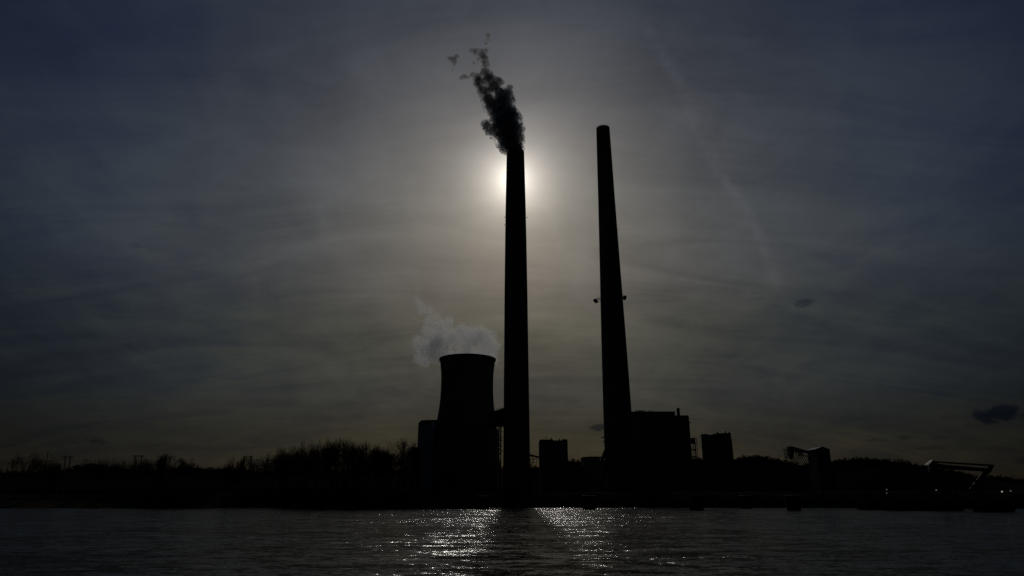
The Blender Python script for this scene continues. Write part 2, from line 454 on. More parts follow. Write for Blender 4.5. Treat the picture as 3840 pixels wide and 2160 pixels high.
q = front(1595, 1700, 1574.5, 560, 40)
t = thing('boiler_house', 'dark tall block just behind the pale blue one, left of the cooling tower', 'building', cen(q))
MB().box(*q).build('wall', M['clad'], t)
q2 = front(1583, 1594.5, 1581.5, 558, 18); MB().box(q2[0], q[0] - .01, q[2] + 1, q[2] + 15, q2[4], q2[5]).build('lift_shaft', M['clad'], t)
q = front(1542, 1568.5, 1679.5, 505, 25)
t = thing('annex_building', 'low flat-roofed block beside the riverside trees, left of the pale blue block', 'building', cen(q))
MB().box(*q).build('wall', M['clad'], t)
MB().box(q[0] - .2, q[1] - .1, q[2] - .2, q[3], q[5] + .003, q[5] + .5).build('roof', M['darkconc'], t)
a = P(1560, 1679, 508); MB().bar((a.x, 508, q[5] + .5), (P(1556, 1664, 508).x, 508, P(1556, 1664, 508).z), 0.16).build('vent_pipe', M['rust'], t)

# precipitator block in front of the cooling tower foot
q = front(1622, 1866, 1606, 530, 60)
t = thing('precipitator_building', 'broad dark block in front of the cooling tower foot', 'building', cen(q))
MB().box(*q).build('wall', M['clad'], t)
MB().box(q[0] + 6, q[1] - 6, q[2] + 8, q[3] - 8, q[5] + .003, q[5] + 5).build('penthouse', M['clad'], t)
b = MB()
for k in range(7):
    xx = q[0] + (q[1] - q[0]) * (k + .5) / 7
    b.prism([(xx - 3, 20), (xx + 3, 20), (xx + 3, 26), (xx - 3, 26)], q[2] - .5, q[2] - .01)
b.build('vent_louvre', M['steel'], t)

# duct from the precipitators up to the chimney, on a braced frame
Yk = 505
a = P(1850, 1543, Yk)
t = thing('flue_duct', 'thick raised duct running from behind the cooling tower into the smoking chimney', 'duct', Vector((a.x, Yk, GZ)))
b = MB(); b.prism([XZ(1826, 1549, Yk), XZ(1850, 1543.5, Yk), XZ(1866, 1540, Yk), XZ(1886, 1532.5, Yk), XZ(1900, 1532, Yk), XZ(1900, 1597, Yk), XZ(1866, 1598, Yk), XZ(1826, 1607, Yk)][::-1], Yk - 4, Yk + 6)
b.build('casing', M['clad'], t)
b = MB()
for i in range(9):
    u = i / 8; px = 1850 + 36 * u; py = 1543.5 - 11 * u
    v = P(px, py, Yk); b.bar((v.x, Yk - 3.9, v.z - .3), (v.x, Yk - 3.9, v.z + .9), 0.08)
va, vb = P(1850, 1543.5, Yk), P(1886, 1532.5, Yk); b.bar((va.x, Yk - 3.9, va.z + .85), (vb.x, Yk - 3.9, vb.z + .85), .07)
b.build('railing', M['steel'], t)
b = MB(); xa, xb = P(1870, 1660, Yk).x, P(1884, 1660, Yk).x
for yy in (Yk - 3, Yk + 5):
    for xx in (xa, xb - 1.2): b.bar((xx, yy, GZ - .5), (xx, yy, P(1870, 1600, Yk).z), 0.5)
    for py0, py1 in ((1600, 1618), (1618, 1640), (1640, 1652), (1652, 1672), (1672, 1690), (1690, 1710)):
        za, zb = P(1875, py0, Yk).z, P(1875, py1, Yk).z
        b.bar((xa, yy, zb), (xb - 1, yy, za), 0.22); b.bar((xa, yy, za), (xb, yy, za), 0.28)
b.build('support_frame', M['steel'], t)

# conveyor between chimney and silo block
Yc = 548
p0, p1 = P(1982, 1703, Yc), P(2034, 1717, Yc)
t = thing('coal_conveyor', 'short sloping conveyor bridge between the smoking chimney and the twin silo block', 'conveyor', Vector((p0.x, Yc, GZ)), 'coal conveyors')
MB().prism([XZ(1982, 1702, Yc), XZ(1982, 1709, Yc), XZ(2036, 1722, Yc), XZ(2036, 1715.5, Yc)], Yc - 1.5, Yc + 1.5).build('gallery', M['clad'], t)
b = MB()
for s0, s1 in (((1991, 1712), (1999, 1722)), ((2001, 1715), (2000, 1726)), ((1985, 1722), (2002, 1723)), ((2002, 1723), (2012, 1718)), ((2000, 1726), (1994, 1744)), ((2001, 1726), (2003, 1745)), ((1990, 1722), (1990, 1745)), ((2012, 1719), (2014, 1745)), ((1990, 1735), (2014, 1735)), ((1990, 1745), (2000, 1727))):
    for yy in (Yc - 1.3, Yc + 1.3):
        v0, v1 = P(s0[0], s0[1], Yc), P(s1[0], s1[1], Yc); b.bar((v0.x, yy, v0.z), (v1.x, yy, v1.z), 0.2)
for px in (1990, 2014):
    v = P(px, 1744, Yc); b.bar((v.x, Yc, GZ - .5), (v.x, Yc, v.z), 0.25)
b.build('trestle', M['steel'], t)

# small twin silo block between the chimneys
q = front(2025, 2128.5, 1651, 575, 30)
t = thing('silo_block', 'square dark twin-silo block standing alone between the two chimneys', 'silo', cen(q))
x0, x1, y0, y1, z0, z1 = q
xm = P(2075, 1651, 575).x; rL = (xm - x0) / 2
MB().box(x0, xm - .05, y0, y1, z0, z1 + (P(2050, 1648, 575).z - P(2050, 1651, 575).z)).build('silo_body', M['darkconc'], t)
MB().box(xm - .04, x1, y0 + .6, y1, z0, z1).build('silo_body', M['clad'], t)
zz = z1
for a0, a1, pt in ((2064, 2069, 1643.5), (2096, 2100, 1646)):
    xa, xb = P(a0, pt, 580).x, P(a1, pt, 580).x
    MB().box(xa, xb, 579, 582, zz - .1, P(a0, pt, 580).z).build('roof_hut', M['steel'], t)
b = MB(); b.prism([XZ(2110, 1652, 576), XZ(2110, 1647, 576), XZ(2125, 1647, 576), XZ(2127.7, 1652, 576)][::-1], 576, 584); b.build('roof_house', M['clad'], t)
b = MB(); v = P(2048, 1648, 578); b.bar((v.x, 578, v.z - 1), (v.x, 578, P(2048, 1641, 578).z), 0.06); w_ = P(2048, 1640.5, 578); b.box(w_.x - .6, w_.x + .6, 577.6, 578.4, w_.z - .3, w_.z + .4)
b.build('roof_lamp', M['steel'], t)
b = MB(); zr = z1 + (P(2050, 1648, 575).z - P(2050, 1651, 575).z)
for k in range(8):
    xx = x0 + .2 + k * .9; b.bar((xx, y0 + .1, zr), (xx, y0 + .1, zr + 1.1), .04)
b.bar((x0 + .2, y0 + .1, zr + 1.1), (x0 + 6.5, y0 + .1, zr + 1.1), .04)
b.build('railing', M['steel'], t)

# long low shed between the chimneys, one bright wet roof strip
q = front(2188, 2262, 1715, 700, 30)
t = thing('storage_shed', 'long low flat-roofed shed left of the idle chimney foot', 'building', cen(q))
MB().box(*q).build('wall', M['clad'], t)
MB().box(q[0] - .3, q[1] + .3, q[2] - .3, q[3] + .3, q[5] + .003, q[5] + .5).build('roof', M['steel'], t)
q = front(2148, 2190, 1747, 505, 18)
t = thing('pump_house', 'small low hut with a shining wet roof between the chimneys', 'building', cen(q))
MB().box(q[0], q[1], q[2], q[3], q[4], q[5] - .5).build('wall', M['clad'], t)
xa, xb = P(2166, 1746, 505).x, P(2183, 1746, 505).x
MB().prism([(xa, q[5] - .49), (xb, q[5] - .49), (xb, q[5] + .15), (xa, q[5] - .15)], q[2] - .5, q[2] + 9).build('roof', M['shiny'], t)

# main power house right of the idle chimney
q = front(2355, 2531, 1545.5, 600, 45)
x0, x1, y0, y1, z0, z1 = q
t = thing('power_house', 'huge flat-roofed power house right of the idle chimney, with roof vents', 'building', cen(q))
MB().box(*q).build('turbine_hall', M['clad'], t)
MB().box(x0 - .2, x1 + .15, y0 - .2, y1 + .2, z1 + .003, z1 + .6).build('parapet', M['steel'], t)
q2 = front(2520, 2582.5, 1557.5, 599, 50)
MB().box(x1 + .01, q2[1], q2[2], q2[3], q2[4], q2[5]).build('boiler_bay', M['clad'], t)
b = MB()
v = P(2586, 1582, 599); b.box(q2[1] + .01, q2[1] + 1.6, 599.5, 606, v.z - .6, v.z + .1)
b.bar((q2[1], 600, v.z - 3), (q2[1] + 1.5, 600, v.z - .6), .1)
b.build('ledge', M['steel'], t)
for px, h in ((2384, 5.5), (2388, 5), (2393, 5), (2396.5, 4.6), (2400, 4.6), (2403, 3.6), (2407, 4.6), (2410, 4.2), (2415, 4.6), (2420, 4.8), (2431.5, 3.6), (2436.5, 4.2), (2442, 4.2), (2449, 4.6)):
    v = P(px, 1545, 606); zt_ = P(px, 1545 - h, 606).z
    b = MB(); b.tube((v.x, 606, z1 + .6), (v.x, 606, zt_), .34, .34, 8); b.tube((v.x, 606, zt_), (v.x + .25, 606, zt_ + .25), .45, .5, 8)
    b.build('vent_pipe', M['rust'], t)
v0, v1 = P(2541.5, 1557, 606), P(2552.5, 1557, 606); zt_ = P(2547, 1529.5, 606).z
xc = (v0.x + v1.x) / 2; rr = (v1.x - v0.x) / 2
sk = MB().lathe([(rr, q2[5] - .1), (rr, zt_ - .5), (rr * 1.06, zt_ - .5), (rr * 1.06, zt_)], 28, (xc, 608)).build('roof_stack', M['darkconc'], t, True)
b = MB(); xl = xc - rr - .9
for o in (0, .7): b.bar((xl + o, 607.5, q2[5]), (xl + o, 607.5, P(2540, 1535, 606).z), .07)
zz = q2[5]
while zz < P(2540, 1535, 606).z: b.bar((xl, 607.5, zz), (xl + .7, 607.5, zz), .05); zz += .8
b.build('ladder', M['steel'], sk)
b = MB()
for k in range(9):
    xx = x0 + 8 + k * 5; b.box(xx, xx + 3, y0 - .35, y0 - .01, 30, 34)
b.build('window_band', M['steel'], t)

# framed conveyor tower leaning on the power house
Yt = 592
t = thing('transfer_tower', 'open steel conveyor tower against the right end of the power house', 'tower', Vector((P(2600, 1700, Yt).x, Yt, GZ)))
b = MB(); b.box(P(2588, 1645, Yt).x, P(2603.5, 1645, Yt).x, Yt, Yt + 5, P(2600, 1660, Yt).z, P(2600, 1645, Yt).z); b.build('cabin', M['clad'], t)
b = MB(); b.box(P(2588, 1645, Yt).x, P(2609.5, 1645, Yt).x, Yt - .3, Yt + 5.3, P(2600, 1645, Yt).z + .003, P(2600, 1644, Yt).z + .35); b.build('roof', M['steel'], t)
b = MB()
zT, zG = P(2606, 1645, Yt).z, GZ - .5
for px in (2606, 2609):
    xx = P(px, 1646, Yt).x + (0.6 if px == 2609 else -.6)
    for yy in (Yt, Yt + 5): b.bar((xx, yy, zG), (xx, yy, zT), .32)
xA, xB = P(2590, 1660, Yt).x, P(2609.5, 1660, Yt).x
b.bar((xA, Yt, zG), (xA, Yt, zT), .3)
for py in (1661, 1686, 1712):
    zq = P(2600, py, Yt).z; b.box(xA, xB, Yt - .4, Yt + .4, zq - .4, zq + .4); b.box(xA, xB, Yt + 4.6, Yt + 5.4, zq - .4, zq + .4)
for (a0, a1) in (((2591, 1684), (2604, 1662)), ((2592, 1710), (2606, 1688)), ((2594, 1735), (2606, 1713))):
    v0, v1 = P(*a0, Yt), P(*a1, Yt); b.bar((v0.x, Yt, v0.z), (v1.x, Yt, v1.z), .2)
b.build('frame', M['steel'], t)

# silo pair
Ys = 580
v0, v1 = P(2632, 1632, Ys), P(2661.5, 1632, Ys); xc = (v0.x + v1.x) / 2; rr = (v1.x - v0.x) / 2
zt_ = P(2646, 1629, Ys).z
t = thing('silo', 'slim round silo standing just left of the bulky silo block', 'silo', Vector((xc, Ys + rr, GZ)))
MB().lathe([(rr, GZ - .6), (rr, zt_ - .6)], 40, (xc, Ys + rr), True).build('barrel', M['concrete'], t, True)
MB().lathe([(rr + .15, zt_ - .59), (rr + .1, zt_ - .1), (rr * .8, zt_ + .45)], 40, (xc, Ys + rr), True).build('roof', M['darkconc'], t, True)
q = front(2665, 2741, 1629.5, Ys, 30)
t = thing('silo_block', 'bulky stepped silo block right of the slim round silo', 'silo', cen(q))
x0, x1, y0, y1, z0, z1 = q
MB().box(*q).build('silo_body', M['darkconc'], t)
xs_ = P(2684, 1629, Ys).x
MB().prism([(xs_, z1 + .003), (x1 + .15, z1 + .003), (x1 + .15, P(2740, 1623.5, Ys).z), (P(2690, 1626, Ys).x, P(2690, 1624.5, Ys).z), (xs_, P(2684, 1626.5, Ys).z)], y0 + .5, y1 - 4).build('penthouse', M['clad'], t)
q3 = front(2741, 2744, 1648, Ys, 20); MB().box(x1 + .01, q3[1] + .4, y0 + 1, y1 - 2, z0, q3[5]).build('stair_tower', M['clad'], t)
for a0, a1, pt, bt in ((2675, 2679, 1626, 1630), (2688.5, 2691.5, 1619, 1625), (2719.5, 2721, 1617, 1624), (2733, 2735.5, 1621, 1624)):
    xa, xb = P(a0, pt, Ys + 5).x, P(a1, pt, Ys + 5).x
    MB().box(xa, xb, Ys + 4, Ys + 6.5, P(a0, bt, Ys + 5).z - .8, P(a0, pt, Ys + 5).z).build('roof_fan', M['steel'], t)

# coal conveyor head with trestle
Yv = 620
pp = lambda px, py: XZ(px, py, Yv)
t = thing('coal_conveyor', 'sloping conveyor gallery on a tangled steel trestle, left of the gabled house', 'conveyor', Vector((P(2970, 1700, Yv).x, Yv, GZ)), 'coal conveyors')
MB().prism([pp(2968, 1674.3), pp(2968, 1689), pp(2999, 1697), pp(3032, 1699), pp(3032, 1693)], Yv - 2, Yv + 2).build('gallery', M['clad'], t)
MB().prism([pp(2954, 1675.5), pp(2957, 1706), pp(2968, 1722), pp(2973, 1706), pp(2969, 1674.2), pp(2960, 1674.5)], Yv - 2.6, Yv + 2.6).build('head_house', M['clad'], t)
b = MB()
segs = [((2942, 1682), (2948, 1719), .35), ((2942, 1688), (2956, 1688), .25), ((2944, 1702), (2954, 1702), .25), ((2946, 1718), (2988, 1717), .3), ((2949, 1717), (2956, 1700), .25),
        ((2951, 1719), (2944, 1700), .18), ((2979, 1690), (2982, 1732), .3), ((2985, 1692), (3008, 1735), .2), ((3000, 1700), (3012, 1735), .2), ((2988, 1735), (3003, 1698), .2),
        ((3005, 1699), (3022, 1735), .25), ((3004, 1698), (3012, 1735), .2), ((3030, 1712), (3016, 1737), .3), ((2998, 1702), (2988, 1720), .2), ((2975, 1690), (2995, 1712), .18),
        ((3008, 1705), (3033, 1718), .25), ((2992, 1700), (3030, 1710), .2), ((3034, 1724), (3024, 1738), .3), ((2971, 1691), (3000, 1700), .18), ((2962, 1718), (2985, 1735), .2), ((2967, 1716), (3000, 1736), .2),
        ((2989, 1690), (3005, 1705), .15), ((2998, 1696), (2996, 1735), .18), ((3018, 1700), (3008, 1712), .15)]
for s0, s1, r in segs:
    v0, v1 = P(s0[0], s0[1], Yv), P(s1[0], s1[1], Yv)
    for yy in (Yv - 2, Yv + 2): b.bar((v0.x, yy, v0.z), (v1.x, yy, v1.z), r)
for px, py in ((2948, 1718), (2965, 1716), (2982, 1730), (3000, 1734), (3015, 1735), (3026, 1735)):
    v = P(px, py, Yv)
    for yy in (Yv - 2, Yv + 2): b.bar((v.x, yy, GZ - .5), (v.x, yy, v.z), .3)
for py0 in (1674,):
    v = P(2963, py0, Yv); b.bar((v.x, Yv, v.z), (v.x, Yv, P(2963, 1669.5, Yv).z), .12); w_ = P(2963, 1669.5, Yv); b.box(w_.x - .5, w_.x + .5, Yv - .3, Yv + .3, w_.z - .2, w_.z + .3)
b.build('trestle', M['steel'], t)
b = MB()
for i in range(6):
    v0 = P(2943 + 2.2 * i, 1682, Yv); b.bar((v0.x, Yv - 2, P(2943, 1688, Yv).z), (v0.x, Yv - 2, v0.z), .05)
b.bar((P(2943, 1683, Yv).x, Yv - 2, P(2943, 1683, Yv).z), (P(2954, 1683, Yv).x, Yv - 2, P(2954, 1683, Yv).z), .06)
b.build('railing', M['steel'], t)

# gabled transfer house
Yg = 625
xA, xP, xB = P(3058, 1684, Yg).x, P(3083, 1675, Yg).x, P(3110.5, 1685, Yg).x
zA, zP, zB = P(3058, 1684, Yg).z, P(3083, 1675, Yg).z, P(3110, 1685, Yg).z
dy = 19
t = thing('transfer_house', 'pale clad gabled house on the right at the end of the conveyor trestle', 'building', Vector(((xA + xB) / 2, Yg + dy / 2, GZ)))
MB().prism([(xA, GZ - .6), (xB, GZ - .6), (xB, zB - .3), (xP, zP - .3), (xA, zA - .3)], Yg, Yg + dy).build('wall', M['grey'], t)
b = MB(); b.prism([(xA - .5, zA - .55), (xP, zP - .28), (xB + .5, zB - .55), (xB + .5, zB - .1), (xP, zP + .2), (xA - .5, zA - .1)], Yg - .5, Yg + dy + .5)
b.build('roof', M['roof'], t)
MB().box(xA + 3, xA + 6, Yg - .15, Yg - .01, GZ - .5, GZ + 4).build('door', M['steel'], t)

# barge unloader boom at the far right
Yu = 400.0
for _ in range(4): Yu = shore(P(3600, 1790, Yu).x) + 14
pu = lambda px, py: XZ(px, py, Yu)
c0 = P(3500, 1790, Yu)
t = thing('barge_unloader', 'long horizontal unloading boom with a small gabled cabin, far right', 'crane', Vector((c0.x, Yu, 0)))
MB().prism([pu(3484, 1742), pu(3484, 1770), pu(3516, 1770), pu(3516, 1733), pu(3499, 1725.5)], Yu - .5, Yu + 1.2).build('cabin', M['clad'], t)
b = MB(); ya, yb = Yu - .8, Yu + 15
v0, v1 = P(3482.5, 1742.5, ya), P(3499, 1724.5, ya); q0, q1 = P(3465, 1743.5, yb), P(3488, 1725.5, yb)
vs = [v0, v1, q1, q0]
b.add([tuple(v) for v in vs] + [(v.x, v.y, v.z - .35) for v in vs], [(0, 1, 2, 3), (7, 6, 5, 4), (0, 4, 5, 1), (1, 5, 6, 2), (2, 6, 7, 3), (3, 7, 4, 0)])
rf = b.build('roof', M['roof'], t)
MB().prism([pu(3506, 1729), pu(3513, 1735.5), pu(3710, 1747.5), pu(3728, 1749), pu(3727.5, 1742.5)], Yu, Yu + 1).build('upper_boom', M['steel'], t)
MB().prism([pu(3513, 1738.5), pu(3516, 1754), pu(3587, 1761.5), pu(3690, 1767.5), pu(3704, 1758), pu(3702, 1756.5)], Yu - .1, Yu + 1.1).build('lower_boom', M['clad'], t)
MB().prism([pu(3727.5, 1742.3), pu(3710, 1746.5), pu(3687, 1767), pu(3645, 1821), pu(3636, 1834), pu(3668, 1834), pu(3704, 1780), pu(3718, 1767)], Yu - .2, Yu + .5).build('elevator_leg', M['steel'], t)
b = MB(); b.prism([pu(3688.5, 1766), pu(3645, 1821), pu(3646.5, 1822), pu(3690.5, 1767)], Yu - .5, Yu - .21); b.build('walkway', M['grey'], t)
b = MB(); b.prism([pu(3499, 1763), pu(3503, 1792), pu(3511, 1792), pu(3507, 1763)], Yu - .9, Yu - .51); b.build('leg_panel', M['grey'], t)
for k in range(13):
    px = 3525 + k * 14.3; u = (px - 3513) / 190
    v0, v1 = P(px, 1734.5 + 11 * u, Yu + .4), P(px, 1741 + 18 * u, Yu + .4); MB().bar(tuple(v0), tuple(v1), .06).build('hanger', M['wire'], t)
b = MB()
for px in (3505, 3560, 3640):
    for yy in (Yu - 4, Yu + 8):
        v = P(px, 1790, Yu); b.bar((v.x, yy, -3), (v.x, yy, P(px, 1758 if px < 3600 else 1800, Yu).z), .8)
b.bar((P(3505, 1790, Yu).x, Yu - 4, 12), (P(3640, 1790, Yu).x, Yu - 4, 12), .6)
b.build('tower_legs', M['steel'], t)

# ------------------------------------------------------------------ mooring cells and barges
cell_labels = ['round mooring cell in the river left of the smoking chimney', 'round mooring cell in the river below the gap between the chimneys',
               'round mooring cell in the river below the right end of the power house', 'small farther mooring cell below the bulky silo block',
               'round mooring cell in the river below the sloping conveyor trestle']
for (pa, pb, py), lab in zip(((1785, 1833, 1909), (2188, 2237, 1910), (2594, 2647, 1912), (2786, 2829, 1905.5), (2961, 3015, 1912.5)), cell_labels):
    v0, v1 = onwater(pa, py), onwater(pb, py); c = (v0 + v1) / 2; r = (v1.x - v0.x) / 2
    t = thing('mooring_cell', lab, 'mooring cell', Vector((c.x, c.y + r, 0)), 'mooring cells along the far bank')
    cx, cy = c.x, c.y + r
    n = 48; b = MB()
    prof = [(r, -3), (r, 6.2)]
    b.lathe(prof, n, (cx, cy)); b.build('sheet_pile_wall', M['rust'], t)
    MB().lathe([(r + .2, 6.203), (r + .2, 6.9), (r - .4, 7.1)], n, (cx, cy)).build('concrete_cap', M['concrete'], t)
    MB().tube((cx, cy, 7.1), (cx, cy, 8.1), .35, .3, 10).build('bollard', M['rust'], t)
for pa, pb, py, lab in ((3247, 3330, 1911.5, 'dark barge moored left of the unloading boom'), (3340, 3497, 1914, 'long dark barge moored under the boom cabin'),
                        (3503, 3622, 1915, 'dark barge moored under the middle of the boom'), (3694, 3818, 1919, 'dark barge at the far right, past the end of the boom')):
    v0, v1 = onwater(pa, py), onwater(pb, py); L0, L1, yb = v0.x, v1.x, min(v0.y, v1.y)
    t = thing('barge', lab, 'barge', Vector(((L0 + L1) / 2, yb + 5, 0)), 'barges moored along the far bank')
    MB().prism([(L0 + 2.5, -1.2), (L1 - 2.5, -1.2), (L1, 1.6), (L1, 2.9), (L0, 2.9), (L0, 1.6)], yb, yb + 10.5).build('hull', M['hull'], t)
    b = MB()
    for yy in (yb + 1, yb + 9.2): b.box(L0 + 1.5, L1 - 1.5, yy, yy + .3, 2.903, 4.1)
    for xx in (L0 + 1.5, L1 - 1.8): b.box(xx, xx + .3, yb + 1.31, yb + 9.19, 2.903, 4.1)
    b.build('coaming', M['hull'], t)
    for xx in (L0 + .8, L1 - .8): MB().tube((xx, yb + .7, 2.9), (xx, yb + .7, 3.5), .2, .2, 8).build('mooring_bitt', M['rust'], t)

# ------------------------------------------------------------------ lit lamps on the right bank
for px, py, mk, s, lab in ((3757.5, 1843.5, 'bulb', .42, 'brightest lit lamp at the far right of the dark bank'), (3790, 1841, 'bulbdim', .36, 'fainter lit lamp at the far right edge of the bank'),
                       (3511, 1838, 'bulbdim', .34, 'lit lamp on the bank below the boom cabin'), (3325, 1836, 'bulbdim', .3, 'faint lit lamp over a barge, upper of the two'),
                       (3325, 1850, 'bulbdim', .26, 'faintest lit lamp close over the barge, lower of the two')):
    Yl = 400.0
    for _ in range(4): Yl = shore(P(px, py, Yl).x) + 4
    v = P(px, py, Yl)
    t = thing('lamp_post', lab, 'lamp', Vector((v.x, Yl, 0)), 'lit lamps on the far bank')
    MB().tube((v.x, Yl + .5, 0), (v.x, Yl + .5, v.z + .5), .12, .08, 8).build('pole', M['steel'], t)
    MB().box(v.x - .45, v.x + .45, Yl - .3, Yl + .6, v.z + .38, v.z + .55).build('lamp_head', M['steel'], t)
    MB().lathe([(.02, v.z - s), (s * .7, v.z - s * .7), (s, v.z), (s * .7, v.z + .3), (.02, v.z + .37)], 12, (v.x, Yl)).build('bulb', M[mk], t, True)

# ------------------------------------------------------------------ pylons, poles and wires
def lattice(b, a, c, w0, w1, r, n):
    """four-legged lattice mast between points a and c"""
    a = Vector(a); c = Vector(c); cs = []
    for i in range(n + 1):
        u = i / n; m_ = a.lerp(c, u); w = w0 + (w1 - w0) * u
        cs.append([m_ + Vector((sx * w, sy * w, 0)) for sx, sy in ((-1, -1), (1, -1), (1, 1), (-1, 1))])
    for i in range(n):
        for k in range(4):
            b.bar(cs[i][k], cs[i + 1][k], r); b.bar(cs[i][k], cs[i + 1][(k + 1) % 4], r * .6); b.bar(cs[i + 1][k], cs[i + 1][(k + 1) % 4], r * .6)
def pylon(px0, px1, pyt, legs, Yp, lab, feet, masts=2.2):
    v0, v1 = P(px0, pyt, Yp), P(px1, pyt, Yp); zt = (v0.z + v1.z) / 2
    gz = hill_z((v0.x + v1.x) / 2, Yp) if Yp > HY - 190 else ground_z((v0.x + v1.x) / 2, Yp)
    t = thing('power_pylon', lab, 'pylon', Vector(((v0.x + v1.x) / 2, Yp, gz)), 'transmission pylons on the horizon')
    b = MB()
    for lx, fx in zip(legs, feet):
        top = P(lx, pyt - masts, Yp); ft = P(fx, 1800, Yp)
        b = MB(); lattice(b, (ft.x, Yp, gz - .5), (P(lx, pyt, Yp).x, Yp, zt), 1.1, .55, .17, 9)
        b.bar((P(lx, pyt, Yp).x, Yp, zt), tuple(top), .3); b.build('leg', M['steel'], t)
    b = MB()
    n = 8; xs_ = [v0.x + (v1.x - v0.x) * i / n for i in range(n + 1)]
    b.bar((v0.x, Yp, zt), (v1.x, Yp, zt), .34); b.bar((xs_[1], Yp, zt - 1.8), (xs_[-2], Yp, zt - 1.8), .28)
    b.bar((v0.x, Yp, zt), (xs_[1], Yp, zt - 1.8), .25); b.bar((v1.x, Yp, zt), (xs_[-2], Yp, zt - 1.8), .25)
    for i in range(1, n - 1): b.bar((xs_[i], Yp, zt - (1.8 if i % 2 else 0)), (xs_[i + 1], Yp, zt - (0 if i % 2 else 1.8)), .18)
    b.build('crossarm', M['steel'], t)
    for xx in (v0.x + .3, (v0.x + v1.x) / 2, v1.x - .3):
        MB().bar((xx, Yp, zt - (0 if xx != (v0.x + v1.x) / 2 else 1.8)), (xx, Yp, zt - 4), .2).build('insulator', M['darkconc'], t)
    return [(v0.x + .3, Yp, zt - 4), ((v0.x + v1.x) / 2, Yp, zt - 4), (v1.x - .3, Yp, zt - 4)]
e1 = pylon(235, 277, 1711.5, (245, 264), 1000, 'grey pylon with spread legs right of the leaning pole, far left', (247, 256), 3)
e2 = pylon(499, 541, 1708.5, (509, 531), 980, 'pylon rising from bare trees in the gap left of the twin-crowned tree', (511, 529), 3)
e3 = pylon(911, 949, 1711, (916, 941), 960, 'gate-shaped pylon among bare trees left of the big riverside grove', (915, 942), 3)
e4 = pylon(2203, 2243, 1710, (2215, 2236), 1800, 'tiny far pylon over the low shed between the chimneys', (2215, 2236), 6)
def wires(ea, eb, sag, lab):
    b = MB()
    for a, c in zip(ea, eb):
        a = Vector(a); c = Vector(c); pr = a
        for i in range(1, 25):
            u = i / 24; p = a.lerp(c, u); p.z -= sag * 4 * u * (1 - u); b.tube(pr, p, .11, .11, 3, False); pr = p
    tag(b.build('power_line', M['wire'], org=ea[0]), lab, 'power line', 'power lines between the pylons')
wires(e1, e2, 9, 'thin sagging wires between the two leftmost pylons')
wires(e2, e3, 14, 'thin sagging wires dipping behind the wooded ridge into the gate-shaped pylon')
off = P(-700, 1700, 1010)
wires([(off.x, 1010, off.z), (off.x + 8, 1010, off.z), (off.x + 16, 1010, off.z)], e1, 12, 'thin wires running off the left edge from the leftmost pylon')
e5 = [(P(1600, 1740, 940).x + k, 940, P(1600, 1735, 940).z) for k in (0, 8, 16)]
wires(e3, e5, 5, 'thin wires passing from the gate-shaped pylon behind the riverside grove')
def pole(pf, pt, Yp, r, lab, arms=(), tr=False):
    Yp = max(Yp, shore(P(pt[0], pt[1], 500).x) + 30)
    v0, v1 = P(*pf, Yp), P(*pt, Yp); gz = ground_z(v0.x, Yp)
    d = (v1 - v0); ft = v0 + d * ((gz - .5 - v0.z) / d.z) if abs(d.z) > .1 else v0
    t = thing('utility_pole', lab, 'utility pole', Vector((ft.x, Yp, gz)), 'utility poles on the left bank')
    MB().tube(tuple(ft), tuple(v1), r * 1.4, r, 8).build('post', M['wood'], t)
    for a0, a1, py in arms:
        w0, w1 = P(a0, py, Yp), P(a1, py + .6, Yp)
        b = MB(); b.bar(tuple(w0), tuple(w1), .12)
        for k in range(4):
            q = w0.lerp(w1, (k + .2) / 3.4); b.tube(tuple(q), (q.x, q.y, q.z + .4), .09, .09, 6)
        b.build('crossarm', M['wood'], t)
    if tr:
        MB().tube((v1.x + .5, v1.y - .5, v1.z - 2.2), (v1.x + .5, v1.y - .5, v1.z - .8), .5, .5, 10).build('transformer', M['steel'], t)
pole((168, 1760), (181, 1691), 440, .24, 'tall leaning pole right of the spreading trees, far left', ((174, 186, 1727),))
pole((28, 1760), (31.5, 1737), 560, .2, 'short pole at the far left edge', ())
pole((313, 1745), (318, 1716.5), 600, .2, 'left leg of the pair of poles on the wooded mound', ((309, 322, 1727),))
pole((323, 1745), (328, 1718.5), 600, .2, 'right leg of the pair of poles on the wooded mound', ((323.5, 342, 1727),))
pole((446, 1750), (448.5, 1731), 600, .22, 'short pole just left of the pole with a transformer', ())
pole((461, 1755), (467.5, 1728), 600, .24, 'pole with a transformer left of the second pylon', (), True)
pole((742, 1748), (742.5, 1741.5), 700, .3, 'stub of a pole on the bare ridge right of the small tree pair', ())
pole((889, 1755), (892.5, 1722.5), 620, .24, 'thin pole left of the gate-shaped pylon', ())

